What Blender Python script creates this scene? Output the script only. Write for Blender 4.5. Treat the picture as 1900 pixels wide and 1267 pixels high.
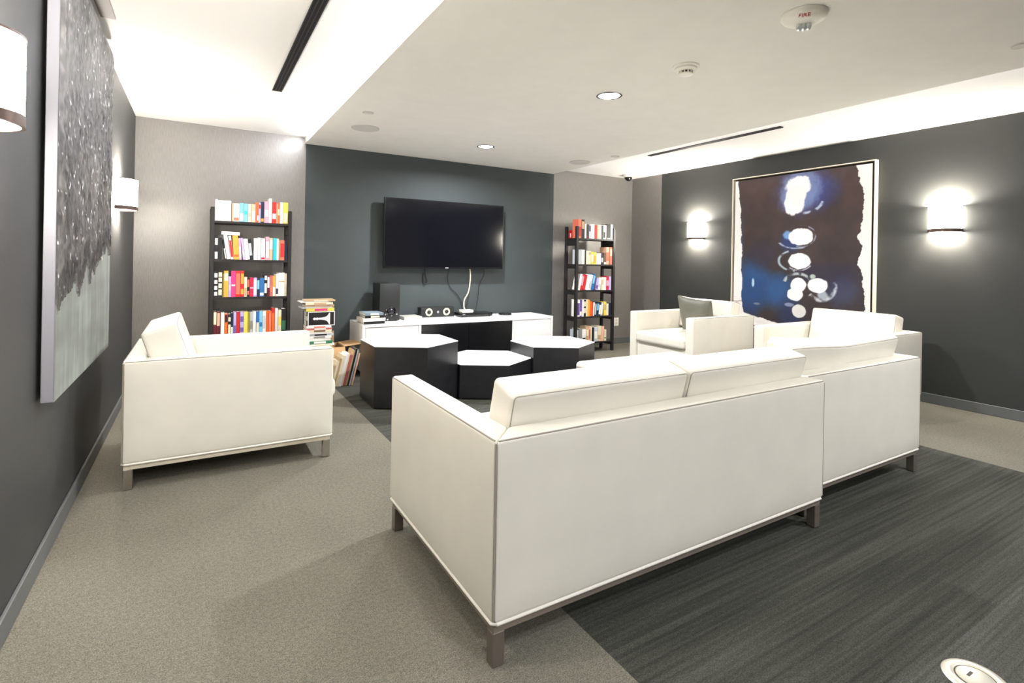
import bpy, bmesh, math, random
import numpy as np
from mathutils import Vector, Matrix
random.seed(7)
rng = np.random.default_rng(11)
for o in list(bpy.data.objects): bpy.data.objects.remove(o)
SC = bpy.context.scene
COL = SC.collection
R = math.radians

# ------------------------------------------------------------------ camera
cam_d = bpy.data.cameras.new('camera'); cam = bpy.data.objects.new('camera', cam_d); COL.objects.link(cam)
FPX, YAW, ROLL, CY = 975.8, 0.53926, 0.017953, 482.8
f = Vector((math.sin(YAW), math.cos(YAW), 0)); rt0 = Vector((math.cos(YAW), -math.sin(YAW), 0)); up0 = Vector((0, 0, 1))
rt = math.cos(ROLL)*rt0 + math.sin(ROLL)*up0; up = -math.sin(ROLL)*rt0 + math.cos(ROLL)*up0
M3 = Matrix((rt, up, -f)).transposed()
cam.matrix_world = Matrix.Translation((0, 0, 1.2)) @ M3.to_4x4()
cam_d.sensor_fit = 'HORIZONTAL'; cam_d.sensor_width = 36; cam_d.lens = FPX/1900*36
cam_d.shift_y = -(633.5-CY)/1900
cam_d.clip_start = 0.02
SC.camera = cam
# ------------------------------------------------------------------ exposure, world
SC.view_settings.view_transform = 'Standard'; SC.view_settings.look = 'None'
SC.view_settings.gamma = 1; SC.view_settings.use_curve_mapping = False
SC.view_settings.exposure = 1.08
W = bpy.data.worlds.new('world'); SC.world = W; W.use_nodes = True
W.node_tree.nodes['Background'].inputs[0].default_value = (0.8, 0.85, 1, 1)
W.node_tree.nodes['Background'].inputs[1].default_value = 0.05
P_DOWN, P_COVE, P_SHADE, P_BULB = 34.0, 26.0, 34.0, 30.0

# ------------------------------------------------------------------ room numbers
XL, XR, YB, YF = -0.50, 5.60, 5.87, -2.6      # left wall, right wall, television wall, wall behind the viewer
ZU, ZLOW = 2.45, 2.385                         # raised side bays and lower central ceiling
XA, XB = 0.95, 4.14                            # edges of the lower central ceiling

# ------------------------------------------------------------------ helpers
def s2l(c):
    c = np.asarray(c, float)/255.0
    return np.where(c <= 0.04045, c/12.92, ((c+0.055)/1.055)**2.4)
MC = {}
def mat(name, rgb, rough=0.5, metal=0.0, noise=0.0, nscale=20.0, bump=0.0, bscale=80.0, stretch=(1, 1, 1), spec=0.5, coat=0.0, noise2=None, detail=3.0):
    if name in MC: return MC[name]
    m = bpy.data.materials.new(name); m.use_nodes = True; nt = m.node_tree; b = nt.nodes['Principled BSDF']
    c = list(s2l(rgb))+[1]
    b.inputs['Base Color'].default_value = c; b.inputs['Roughness'].default_value = rough; b.inputs['Metallic'].default_value = metal
    b.inputs['Specular IOR Level'].default_value = spec; b.inputs['Coat Weight'].default_value = coat
    if noise or bump:
        tc = nt.nodes.new('ShaderNodeTexCoord'); mp = nt.nodes.new('ShaderNodeMapping'); mp.inputs['Scale'].default_value = stretch
        nt.links.new(tc.outputs['Object'], mp.inputs[0])
    if noise:
        n = nt.nodes.new('ShaderNodeTexNoise'); n.inputs['Scale'].default_value = nscale; n.inputs['Detail'].default_value = detail
        nt.links.new(mp.outputs[0], n.inputs['Vector'])
        mx = nt.nodes.new('ShaderNodeMix'); mx.data_type = 'RGBA'
        a = [max(0, v*(1-noise)) for v in c[:3]]+[1]; bb = [min(1, v*(1+noise)) for v in c[:3]]+[1]
        mx.inputs[6].default_value = a; mx.inputs[7].default_value = bb
        cr = nt.nodes.new('ShaderNodeMapRange'); cr.inputs[1].default_value = 0.3; cr.inputs[2].default_value = 0.7
        nt.links.new(n.outputs['Fac'], cr.inputs[0]); nt.links.new(cr.outputs[0], mx.inputs[0]); nt.links.new(mx.outputs[2], b.inputs['Base Color'])
    if bump:
        n2 = nt.nodes.new('ShaderNodeTexNoise'); n2.inputs['Scale'].default_value = bscale; n2.inputs['Detail'].default_value = 4
        nt.links.new(mp.outputs[0], n2.inputs['Vector'])
        bp = nt.nodes.new('ShaderNodeBump'); bp.inputs['Strength'].default_value = bump; bp.inputs['Distance'].default_value = 0.01
        nt.links.new(n2.outputs['Fac'], bp.inputs['Height']); nt.links.new(bp.outputs[0], b.inputs['Normal'])
    MC[name] = m; return m
def glow(name, rgb, strength):
    if name in MC: return MC[name]
    m = bpy.data.materials.new(name); m.use_nodes = True; b = m.node_tree.nodes['Principled BSDF']
    c = list(s2l(rgb))+[1]; b.inputs['Base Color'].default_value = c; b.inputs['Emission Color'].default_value = c
    b.inputs['Emission Strength'].default_value = strength; MC[name] = m; return m
def paint(name, attr, rough=0.6, bump=0.0):
    m = bpy.data.materials.new(name); m.use_nodes = True; nt = m.node_tree; b = nt.nodes['Principled BSDF']
    a = nt.nodes.new('ShaderNodeAttribute'); a.attribute_name = attr; nt.links.new(a.outputs['Color'], b.inputs['Base Color'])
    b.inputs['Roughness'].default_value = rough
    if bump:
        tc = nt.nodes.new('ShaderNodeTexCoord'); n2 = nt.nodes.new('ShaderNodeTexNoise'); n2.inputs['Scale'].default_value = 60
        nt.links.new(tc.outputs['Object'], n2.inputs['Vector']); bp = nt.nodes.new('ShaderNodeBump'); bp.inputs['Strength'].default_value = bump
        bp.inputs['Distance'].default_value = 0.01
        nt.links.new(n2.outputs['Fac'], bp.inputs['Height']); nt.links.new(bp.outputs[0], b.inputs['Normal'])
    return m

def smooth(me, ang=35):
    me.polygons.foreach_set('use_smooth', [True]*len(me.polygons)); me.set_sharp_from_angle(angle=R(ang))
def obj(name, bm, mats, parent=None, sm=True, ang=35):
    me = bpy.data.meshes.new(name); bm.normal_update(); bm.to_mesh(me); bm.free()
    if not isinstance(mats, (list, tuple)): mats = [mats]
    for m in mats: me.materials.append(m)
    if sm: smooth(me, ang)
    o = bpy.data.objects.new(name, me); COL.objects.link(o)
    if parent is not None: o.parent = parent
    return o
def tag(o, label=None, cat=None, group=None, kind=None):
    if label: o['label'] = label
    if cat: o['category'] = cat
    if group: o['group'] = group
    if kind: o['kind'] = kind
    return o
def thing(name, label, cat, loc=(0, 0, 0), rz=0, group=None):
    o = bpy.data.objects.new(name, None); COL.objects.link(o); o.empty_display_size = 0.1
    o.location = loc; o.rotation_euler = (0, 0, rz)
    return tag(o, label, cat, group)
def NB(): return bmesh.new()
def box(bm, lo, hi, bev=0.0, seg=2, mi=0, mtx=None):
    lo = Vector(lo); hi = Vector(hi); c = (lo+hi)/2; s = hi-lo
    t = bmesh.new(); bmesh.ops.create_cube(t, size=1)
    for v in t.verts: v.co = Vector((v.co.x*s.x, v.co.y*s.y, v.co.z*s.z))+c
    if bev > 0: bmesh.ops.bevel(t, geom=list(t.edges), offset=min(bev, min(s)*0.49), segments=seg, affect='EDGES', profile=0.5)
    return merge(bm, t, mi, mtx)
def merge(bm, t, mi=0, mtx=None):
    if mtx is not None: bmesh.ops.transform(t, matrix=mtx, verts=t.verts)
    vm = {v: bm.verts.new(v.co) for v in t.verts}
    for fc in t.faces:
        try:
            n = bm.faces.new([vm[v] for v in fc.verts]); n.material_index = mi if mi >= 0 else fc.material_index
        except ValueError: pass
    t.free(); return bm
def cyl(bm, p0, p1, r0, r1=None, seg=24, mi=0, cap=True):
    p0 = Vector(p0); p1 = Vector(p1); r1 = r0 if r1 is None else r1; d = (p1-p0)
    t = bmesh.new(); bmesh.ops.create_cone(t, cap_ends=cap, segments=seg, radius1=r0, radius2=r1, depth=d.length)
    q = Vector((0, 0, 1)).rotation_difference(d.normalized()).to_matrix().to_4x4()
    return merge(bm, t, mi, Matrix.Translation((p0+p1)/2) @ q)
def lathe(bm, prof, c=(0, 0, 0), seg=40, a0=0.0, a1=2*math.pi, mi=0, close=False):
    full = abs(a1-a0-2*math.pi) < 1e-6; n = seg if full else seg+1; rings = []
    for i in range(n):
        a = a0+(a1-a0)*i/seg
        rings.append([bm.verts.new((c[0]+r*math.cos(a), c[1]+r*math.sin(a), c[2]+z)) for r, z in prof])
    m = len(prof)
    for i in range(seg):
        A = rings[i]; B = rings[(i+1) % n]
        for j in range(m if close else m-1):
            k = (j+1) % m
            try:
                fc = bm.faces.new((A[j], B[j], B[k], A[k])); fc.material_index = mi
            except ValueError: pass
    if close and not full:
        for rg in (rings[0], rings[-1]):
            try: bm.faces.new(rg)
            except ValueError: pass
    return bm
def tube(bm, pts, r, seg=8, mi=0, closed=False):
    pts = [Vector(p) for p in pts]; n = len(pts); rings = []; prev = None
    for i, p in enumerate(pts):
        if closed: d = pts[(i+1) % n]-pts[i-1]
        else: d = pts[min(i+1, n-1)]-pts[max(i-1, 0)]
        d.normalize()
        a = prev-d*prev.dot(d) if prev is not None else d.orthogonal()
        if a.length < 1e-6: a = d.orthogonal()
        a.normalize(); prev = a; b = d.cross(a)
        rings.append([bm.verts.new(p+r*(math.cos(2*math.pi*k/seg)*a+math.sin(2*math.pi*k/seg)*b)) for k in range(seg)])
    for i in range(n if closed else n-1):
        A = rings[i]; B = rings[(i+1) % n]
        for k in range(seg):
            fc = bm.faces.new((A[k], A[(k+1) % seg], B[(k+1) % seg], B[k])); fc.material_index = mi
    if not closed: bm.faces.new(rings[0][::-1]); bm.faces.new(rings[-1])
    return bm
def bez(pts, n=10):
    out = []; P = [Vector(p) for p in pts]; P = [2*P[0]-P[1]]+P+[2*P[-1]-P[-2]]
    for i in range(1, len(P)-2):
        for k in range(n):
            t = k/n; a, b, c, d = P[i-1:i+3]
            out.append(0.5*((2*b)+(-a+c)*t+(2*a-5*b+4*c-d)*t*t+(-a+3*b-3*c+d)*t**3))
    out.append(P[-2]); return out
def soft_box(bm, size, r, bulge=(0, 0, 0), n=10, mtx=None, fn=None, mi=0):
    """cushion: rounded box centred on the origin with puffed faces"""
    hx, hy, hz = [s/2 for s in size]
    def samples(h):
        a = [-h+r*(1-math.cos(t*math.pi/8)) for t in range(0, 4)]
        return a+[(-h+r)+(2*h-2*r)*k/n for k in range(n+1)]+[-x for x in a[::-1]]
    S = [samples(hx), samples(hy), samples(hz)]; H = (hx, hy, hz); cache = {}
    def vert(p):
        key = tuple(round(x, 6) for x in p)
        if key in cache: return cache[key]
        P = Vector(p); q = Vector([max(-h+r, min(h-r, x)) for x, h in zip(p, H)]); d = P-q
        P2 = q+d.normalized()*r if d.length > 1e-9 else P
        u = [x/h for x, h in zip(p, H)]
        for ax in range(3):
            if bulge[ax]:
                o = [i for i in range(3) if i != ax]
                P2[ax] += bulge[ax]*u[ax]*(1-u[o[0]]**2)*(1-u[o[1]]**2)
        if fn: P2 = fn(P2, u)
        cache[key] = bmv = t.verts.new(P2); return bmv
    t = bmesh.new()
    for ax in range(3):
        o = [i for i in range(3) if i != ax]
        for sgn in (-1, 1):
            A, B = S[o[0]], S[o[1]]
            for i in range(len(A)-1):
                for j in range(len(B)-1):
                    q = []
                    for a, b in ((A[i], B[j]), (A[i+1], B[j]), (A[i+1], B[j+1]), (A[i], B[j+1])):
                        p = [0, 0, 0]; p[ax] = sgn*H[ax]; p[o[0]] = a; p[o[1]] = b; q.append(vert(p))
                    if (sgn > 0) != (ax != 1): q.reverse()
                    try: t.faces.new(q)
                    except ValueError: pass
    bmesh.ops.recalc_face_normals(t, faces=t.faces)
    return merge(bm, t, mi, mtx)
def text_bm(s, size, depth=0.001):
    cu = bpy.data.curves.new('lettering', 'FONT'); cu.body = s; cu.size = size; cu.extrude = depth; cu.align_x = 'CENTER'; cu.align_y = 'CENTER'
    to = bpy.data.objects.new('lettering', cu); COL.objects.link(to)
    dg = bpy.context.evaluated_depsgraph_get(); me = bpy.data.meshes.new_from_object(to.evaluated_get(dg))
    bpy.data.objects.remove(to); bm = bmesh.new(); bm.from_mesh(me); bpy.data.meshes.remove(me)
    for fc in bm.faces: fc.material_index = 0
    return bm

# ------------------------------------------------------------------ materials
M_ceil = mat('ceiling_white', (228, 225, 219), 0.9, noise=0.02, nscale=6)
M_bay = mat('bay_white', (240, 238, 235), 0.9)
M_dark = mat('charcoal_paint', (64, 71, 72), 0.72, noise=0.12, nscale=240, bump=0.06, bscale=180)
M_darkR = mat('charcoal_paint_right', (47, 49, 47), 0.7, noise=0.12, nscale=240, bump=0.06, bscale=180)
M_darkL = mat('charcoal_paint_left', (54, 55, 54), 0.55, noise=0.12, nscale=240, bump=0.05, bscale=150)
M_linen = mat('grey_linen_wallcovering', (130, 126, 122), 0.36, spec=0.9, metal=0.25, noise=0.14, nscale=40, stretch=(5, 5, 0.35), bump=0.15, bscale=60, detail=6)
M_base = mat('baseboard_grey', (96, 98, 97), 0.5)
M_leather = mat('white_leather', (226, 222, 210), 0.40, noise=0.03, nscale=5, bump=0.35, bscale=3.2, spec=0.55)
M_leather2 = mat('white_leather_seam', (238, 234, 224), 0.35)
M_welt = mat('welt_line', (158, 151, 138), 0.6)
M_seam = mat('seam_thread', (90, 84, 76), 0.7)
M_rail = mat('brushed_rail', (140, 129, 118), 0.4, metal=0.3)
M_leg = mat('dark_steel_leg', (118, 110, 101), 0.3, metal=0.4)
M_chrome = mat('chrome', (210, 210, 212), 0.15, metal=1.0)
M_blackw = mat('black_wood', (34, 31, 31), 0.4, noise=0.2, nscale=30, stretch=(1, 1, 8))
M_lac = mat('white_lacquer', (244, 243, 242), 0.25)
M_blkl = mat('black_lacquer', (20, 20, 22), 0.18)
M_tabb = mat('black_table_veneer', (30, 30, 33), 0.3, noise=0.2, nscale=20)
M_gap = mat('shadow_gap', (120, 120, 122), 0.8)
M_black = mat('black_plastic', (22, 23, 25), 0.4)
M_blacksatin = mat('black_speaker', (26, 29, 29), 0.5, noise=0.15, nscale=60)
M_page = mat('paper', (236, 230, 215), 0.8, noise=0.08, nscale=300, stretch=(6, 1, 1))
M_card = mat('cardboard', (176, 140, 98), 0.8, noise=0.08, nscale=30)
M_brown = mat('sconce_metal', (96, 80, 72), 0.35, metal=0.6)

def carpet(name, rgb, stripes):
    m = bpy.data.materials.new(name); m.use_nodes = True; nt = m.node_tree; b = nt.nodes['Principled BSDF']; L = nt.links.new
    b.inputs['Roughness'].default_value = 0.95; b.inputs['Specular IOR Level'].default_value = 0.15
    tc = nt.nodes.new('ShaderNodeTexCoord')
    def noise(scale, st, detail=4):
        mp = nt.nodes.new('ShaderNodeMapping'); mp.inputs['Scale'].default_value = st; L(tc.outputs['Object'], mp.inputs[0])
        n = nt.nodes.new('ShaderNodeTexNoise'); n.inputs['Scale'].default_value = scale; n.inputs['Detail'].default_value = detail
        L(mp.outputs[0], n.inputs['Vector']); return n
    fine = noise(260, (1, 1, 1), 2); wide = noise(1.6, (1, 1, 1), 3)
    c = s2l(rgb)
    def ramp(n, lo, hi, a=0.32, bq=0.68):
        r = nt.nodes.new('ShaderNodeMapRange'); r.inputs[1].default_value = a; r.inputs[2].default_value = bq
        r.inputs[3].default_value = lo; r.inputs[4].default_value = hi; L(n.outputs['Fac'], r.inputs[0]); return r.outputs[0]
    def mul(a, bq):
        q = nt.nodes.new('ShaderNodeMath'); q.operation = 'MULTIPLY'; L(a, q.inputs[0]); L(bq, q.inputs[1]); return q.outputs[0]
    v = mul(ramp(fine, 0.60, 1.40), ramp(wide, 0.93, 1.07)); v = mul(v, ramp(noise(70, (1, 1, 1), 3), 0.86, 1.14))
    if stripes:
        v = mul(v, ramp(noise(9, (0.12, 7, 1), 4), 0.72, 1.30)); v = mul(v, ramp(noise(5, (0.12, 1.6, 1), 2), 0.8, 1.22))
    mx = nt.nodes.new('ShaderNodeVectorMath'); mx.operation = 'SCALE'; mx.inputs[0].default_value = tuple(c)
    L(v, mx.inputs['Scale']); L(mx.outputs[0], b.inputs['Base Color'])
    bp = nt.nodes.new('ShaderNodeBump'); bp.inputs['Strength'].default_value = 0.4; bp.inputs['Distance'].default_value = 0.004
    L(fine.outputs['Fac'], bp.inputs['Height']); L(bp.outputs[0], b.inputs['Normal'])
    return m
M_cl = carpet('light_carpet', (112, 109, 98), False)
M_cd = carpet('dark_striped_carpet', (64, 65, 59), True)

# ------------------------------------------------------------------ room shell
def struct(name, bm, m, parent=None):
    o = obj(name, bm, m, parent, sm=False)
    if parent is None: o['kind'] = 'structure'
    return o
T = 0.12
bm = NB()
for a, b_, mi in ((XL-T, 1.10, 0), (1.10, 4.21, 1), (4.21, XR+T, 0)):
    box(bm, (a, YF-T, -0.1), (b_, YB+T, 0), mi=mi)
struct('floor', bm, [M_cl, M_cd])
bm = NB()
for a, b_, z in ((XL-T, XA, ZU), (XB, XR+T, ZU)): box(bm, (a, YF-T, z), (b_, YB+T, z+0.1), mi=1)
box(bm, (XA, YF-T, ZLOW), (XB, YB+T, ZU+0.1), mi=0)
struct('ceiling', bm, [M_ceil, M_bay])
bm = NB(); box(bm, (XL-T, YF, 0), (XL, YB, ZU)); struct('wall_left', bm, M_darkL)
bm = NB(); box(bm, (XR, YF, 0), (XR+T, 5.284, ZU), mi=0); box(bm, (XR, 5.284, 0), (XR+T, YB, ZU), mi=1)
struct('wall_right', bm, [M_darkR, M_linen])
bm = NB()
box(bm, (XL-T, YB, 0), (0.963, YB+T, ZU), mi=1); box(bm, (0.963, YB, 0), (4.156, YB+T, ZLOW), mi=0); box(bm, (4.156, YB, 0), (XR+T, YB+T, ZU), mi=1)
struct('wall_back', bm, [M_dark, M_linen])
bm = NB(); box(bm, (XL-T, YF-T, 0), (XR+T, YF, ZLOW)); box(bm, (XL-T, YF-T, ZLOW), (XA, YF, ZU)); box(bm, (XB, YF-T, ZLOW), (XR+T, YF, ZU))
struct('wall_front', bm, M_linen)
bm = NB(); box(bm, (XL, YF, 0), (XL+0.012, YB, 0.085), 0.003, 1); struct('baseboard_left', bm, M_base)
bm = NB(); box(bm, (XR-0.012, YF, 0), (XR, YB, 0.085), 0.003, 1); struct('baseboard_right', bm, M_base)
bm = NB(); box(bm, (XL+0.012, YB-0.012, 0), (XR-0.012, YB, 0.085), 0.003, 1); struct('baseboard_back', bm, M_base)

# LED cove strips fixed to both faces of the ceiling step
M_led = glow('led_cove', (246, 248, 255), P_COVE)
M_led2 = glow('led_cove_right', (246, 248, 255), P_COVE*0.30)
def cove(name, x0, x1, label):
    bm = NB(); box(bm, (x0, YF+0.1, ZLOW+0.012), (x1, YB-0.15, ZU-0.008)); o = obj(name, bm, M_led if x0 < 2 else M_led2, sm=False)
    tag(o, label, 'cove light')
cove('cove_light', XA-0.006, XA, 'glowing cove light along the ceiling step beside the left wall bay')
cove('cove_light', XB, XB+0.006, 'glowing cove light along the ceiling step beside the right wall bay')

# ------------------------------------------------------------------ ceiling things
def light(name, typ, loc, power, color=(1, 0.95, 0.88), size=0.1, rot=(0, 0, 0), parent=None, spread=None):
    d = bpy.data.lights.new(name, typ); d.energy = power; d.color = color
    if typ == 'AREA': d.shape = 'DISK'; d.size = size
    if typ == 'POINT': d.shadow_soft_size = size
    if typ == 'AREA' and spread: d.spread = spread
    o = bpy.data.objects.new(name, d); COL.objects.link(o); o.location = loc; o.rotation_euler = rot
    if parent: o.parent = parent
    return o
M_lens = glow('downlight_lens', (250, 250, 255), 9.0)
M_lensoff = mat('frosted_lens', (244, 244, 244), 0.5)
def downlight(x, y, z, r, label, on=True, k=1.0):
    t = thing('downlight', label, 'ceiling light', (x, y, z))
    bm = NB(); lathe(bm, [(r*0.80, 0), (r, 0), (r*1.0, -0.004), (r*0.86, -0.007), (r*0.80, 0)], seg=40, close=False); obj('trim_ring', bm, M_chrome if on else mat('ring_grey', (196, 194, 190), 0.5), t)
    bm = NB(); cyl(bm, (0, 0, -0.001), (0, 0, -0.003), r*0.80, seg=40); obj('lens', bm, M_lens if on else M_lensoff, t)
    if on: light('downlight_lamp', 'AREA', (0, 0, -0.006), P_DOWN*k, (0.98, 0.98, 1.0), r*1.6, parent=t, spread=R(165))
downlight(2.50, 2.87, ZLOW, 0.092, 'lit round recessed downlight in ceiling centre, the nearer and larger of two in view')
downlight(2.57, 4.87, ZLOW, 0.092, 'lit round recessed downlight in ceiling in front of the television wall')
downlight(0.217, 4.63, ZU, 0.085, 'unlit round recessed downlight in the raised bay near the left bookcase', on=False)
downlight(0.217, -0.6, ZU, 0.085, 'unseen downlight added in the raised left bay over the near end of the left wall', k=0.35)  # out-of-view lamp added to brighten the sofa's left side and back
downlight(3.75, -0.15, ZLOW, 0.092, 'unseen downlight added to the ceiling above the dark carpet behind the sectional', k=0.85)  # unseen lamp, placed to lift the right-hand carpet and the sofa back
downlight(1.7, -1.6, ZLOW, 0.092, 'unseen downlight added near the rear wall, farthest from the television')  # unseen rear lamp added for fill from behind the viewer
def ceil_disc(name, label, cat, x, y, z, r, m, grille=False):
    bm = NB(); lathe(bm, [(0, -0.006), (r*0.93, -0.006), (r*0.97, -0.007), (r, -0.004), (r, 0)], (x, y, z), seg=44)
    tag(obj(name, bm, m), label, cat)
M_grille = mat('speaker_grille', (200, 198, 194), 0.8, bump=0.3, bscale=400)
ceil_disc('ceiling_speaker', 'flat round ceiling speaker grille above the television wall, nearer the left bookcase', 'speaker', 1.30, 4.83, ZLOW, 0.125, M_grille)
ceil_disc('ceiling_speaker', 'flat round ceiling speaker grille nearer the right bookcase and security camera', 'speaker', 3.90, 4.98, ZLOW, 0.125, M_grille)
ceil_disc('sprinkler_cover', 'small flat round sprinkler cover beside the left ceiling speaker', 'sprinkler', 1.18, 4.30, ZLOW, 0.045, mat('cover_plate', (206, 202, 196), 0.6))
ceil_disc('sprinkler_cover', 'small flat round sprinkler cover beside the right ceiling speaker', 'sprinkler', 4.0, 4.47, ZLOW, 0.045, MC['cover_plate'])
ceil_disc('sprinkler_cover', 'small round sprinkler head cover at the right edge of the ceiling', 'sprinkler', 3.72, 1.02, ZLOW, 0.035, MC['cover_plate'])
M_devw = mat('device_white', (236, 232, 222), 0.45)
t = thing('smoke_detector', 'cream stepped smoke detector on the ceiling between downlight and fire strobe', 'smoke detector', (2.506, 2.19, ZLOW))
bm = NB(); lathe(bm, [(0.0, 0), (0.078, 0), (0.078, -0.008), (0.066, -0.012), (0.066, -0.022), (0.054, -0.03), (0, -0.03)], seg=40); obj('base', bm, M_devw, t)
bm = NB()
for k in range(12):
    a = k*math.pi/6; box(bm, (-0.004, 0.032, -0.045), (0.004, 0.042, -0.030), mtx=Matrix.Rotation(a, 4, 'Z'))
obj('vent_ribs', bm, M_devw, t)
bm = NB(); cyl(bm, (0, 0, -0.030), (0, 0, -0.045), 0.031, seg=24); obj('sensor_core', bm, M_black, t)
bm = NB(); lathe(bm, [(0, -0.057), (0.028, -0.056), (0.042, -0.050), (0.043, -0.045), (0, -0.045)], seg=36); obj('sensor_cap', bm, M_devw, t)
t = thing('fire_strobe', 'round white fire alarm strobe with red lettering and clear lens on ceiling', 'alarm', (2.44, 1.434, ZLOW), R(-55))
bm = NB(); lathe(bm, [(0, 0), (0.098, 0), (0.100, -0.010), (0.090, -0.028), (0.062, -0.042), (0.040, -0.046), (0, -0.046)], seg=48); obj('housing', bm, M_devw, t, ang=60)
bm = NB()
for a in (-0.02, 0.0, 0.02): lathe(bm, [(0, -0.078), (0.008, -0.074), (0.013, -0.060), (0.012, -0.046)], (a, 0, 0), seg=16)
obj('flash_lens', bm, mat('clear_lens', (215, 220, 222), 0.08, metal=0.6), t)
tb = text_bm('FIRE', 0.028)
nv = Vector((0, -0.447, -0.894)); xv = Vector((1, 0, 0)); uv_ = nv.cross(xv)
bmesh.ops.transform(tb, matrix=Matrix.Translation((-0.004, -0.0770, -0.0362)) @ Matrix((xv, uv_, nv)).transposed().to_4x4(), verts=tb.verts)
obj('fire_lettering', tb, mat('red_ink', (170, 40, 34), 0.5), t, sm=False)['label'] = 'red FIRE lettering'
t = thing('security_camera', 'small white dome security camera with black lens in the far right ceiling corner', 'camera', (5.28, 5.62, ZU), R(-25))
bm = NB(); lathe(bm, [(0, 0), (0.075, 0), (0.075, -0.02), (0.062, -0.034), (0, -0.034)], seg=32); obj('mount', bm, M_devw, t)
bm = NB(); lathe(bm, [(0, -0.088), (0.02, -0.085), (0.04, -0.070), (0.052, -0.05), (0.055, -0.034)], seg=32); obj('dome', bm, M_blkl, t)
bm = NB(); cyl(bm, (0, -0.045, -0.058), (0, -0.056, -0.063), 0.010); obj('lens', bm, M_chrome, t)
def slot(x, y0, y1, w, label):
    t = thing('linear_air_slot', label, 'air vent', (x, (y0+y1)/2, ZU)); h = (y1-y0)/2
    bm = NB(); box(bm, (-w/2, -h, -0.006), (w/2, h, 0)); obj('slot_opening', bm, mat('slot_black', (14, 14, 14), 0.9), t, sm=False)
    bm = NB()
    for s in (-w/2, -w/6, w/6, w/2): box(bm, (s-0.0025, -h, -0.009), (s+0.0025, h, -0.006))
    obj('louvre_blades', bm, mat('slot_blade', (40, 38, 36), 0.5), t, sm=False)
slot(0.495, 0.9, 4.33, 0.062, 'long black linear air slot in raised ceiling bay beside the left wall')
slot(4.50, 2.83, 4.45, 0.05, 'thin black linear air slot in the raised bay along the right wall')
bm = NB(); box(bm, (-0.455, 2.3, ZU-0.012), (-0.39, 3.49, ZU), 0.002, 1)
tag(obj('ceiling_vent', bm, mat('vent_grey', (128, 120, 114), 0.6)), 'narrow grey vent strip on the ceiling above the textured left artwork', 'air vent')

# ------------------------------------------------------------------ wall sconces
M_shade = glow('lit_linen_shade', (255, 247, 233), P_SHADE)
M_bulb = glow('warm_bulb', (255, 232, 196), 40.0)
def sconce(loc, rz, label):
    # local: wall is the plane y=0, shade bulges towards -y
    t = thing('wall_sconce', label, 'wall lamp', loc, rz, None)
    r, h = 0.120, 0.225
    bm = NB(); lathe(bm, [(r, -h/2+0.028), (r, h/2-0.006), (r-0.004, h/2-0.006), (r-0.004, -h/2+0.028)], seg=28, a0=math.pi, a1=2*math.pi, close=True); obj('shade', bm, M_shade, t)
    for z0, z1 in ((-h/2, -h/2+0.028), (h/2-0.006, h/2)):
        bm = NB(); lathe(bm, [(r+0.002, z0), (r+0.002, z1), (r-0.006, z1), (r-0.006, z0)], seg=28, a0=math.pi, a1=2*math.pi, close=True)
        obj('shade_band', bm, M_brown, t)
    bm = NB(); box(bm, (-0.05, -0.012, -0.10), (0.05, 0, 0.10), 0.004); box(bm, (-0.008, -0.06, -0.06), (0.008, -0.012, -0.045)); obj('wall_plate', bm, M_brown, t)
    bm = NB()
    lathe(bm, [(0, 0.055), (0.018, 0.045), (0.026, 0.015), (0.022, -0.012), (0.012, -0.035), (0.012, -0.05), (0, -0.05)], (0, -0.06, 0), seg=20)
    obj('bulb', bm, M_bulb, t)
    light('sconce_lamp', 'POINT', (0, -0.06, 0.085), P_BULB, (1, 0.95, 0.88), 0.03, parent=t)
    light('sconce_lamp', 'POINT', (0, -0.06, -0.10), P_BULB*0.45, (1, 0.95, 0.88), 0.03, parent=t)
ZS = 1.625
sconce((XR, 4.66, ZS), R(-90), 'lit half-round sconce on dark right wall, between corner and abstract painting')
sconce((XR, 2.0, ZS), R(-90), 'lit half-round sconce on dark right wall, right of the abstract painting')
sconce((XL, 4.72, ZS), R(90), 'lit half-round sconce on the left wall beyond the textured panel, near corner')
sconce((XL, 1.77, ZS), R(90), 'large lit half-round sconce cut off by the left photo edge')

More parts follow.
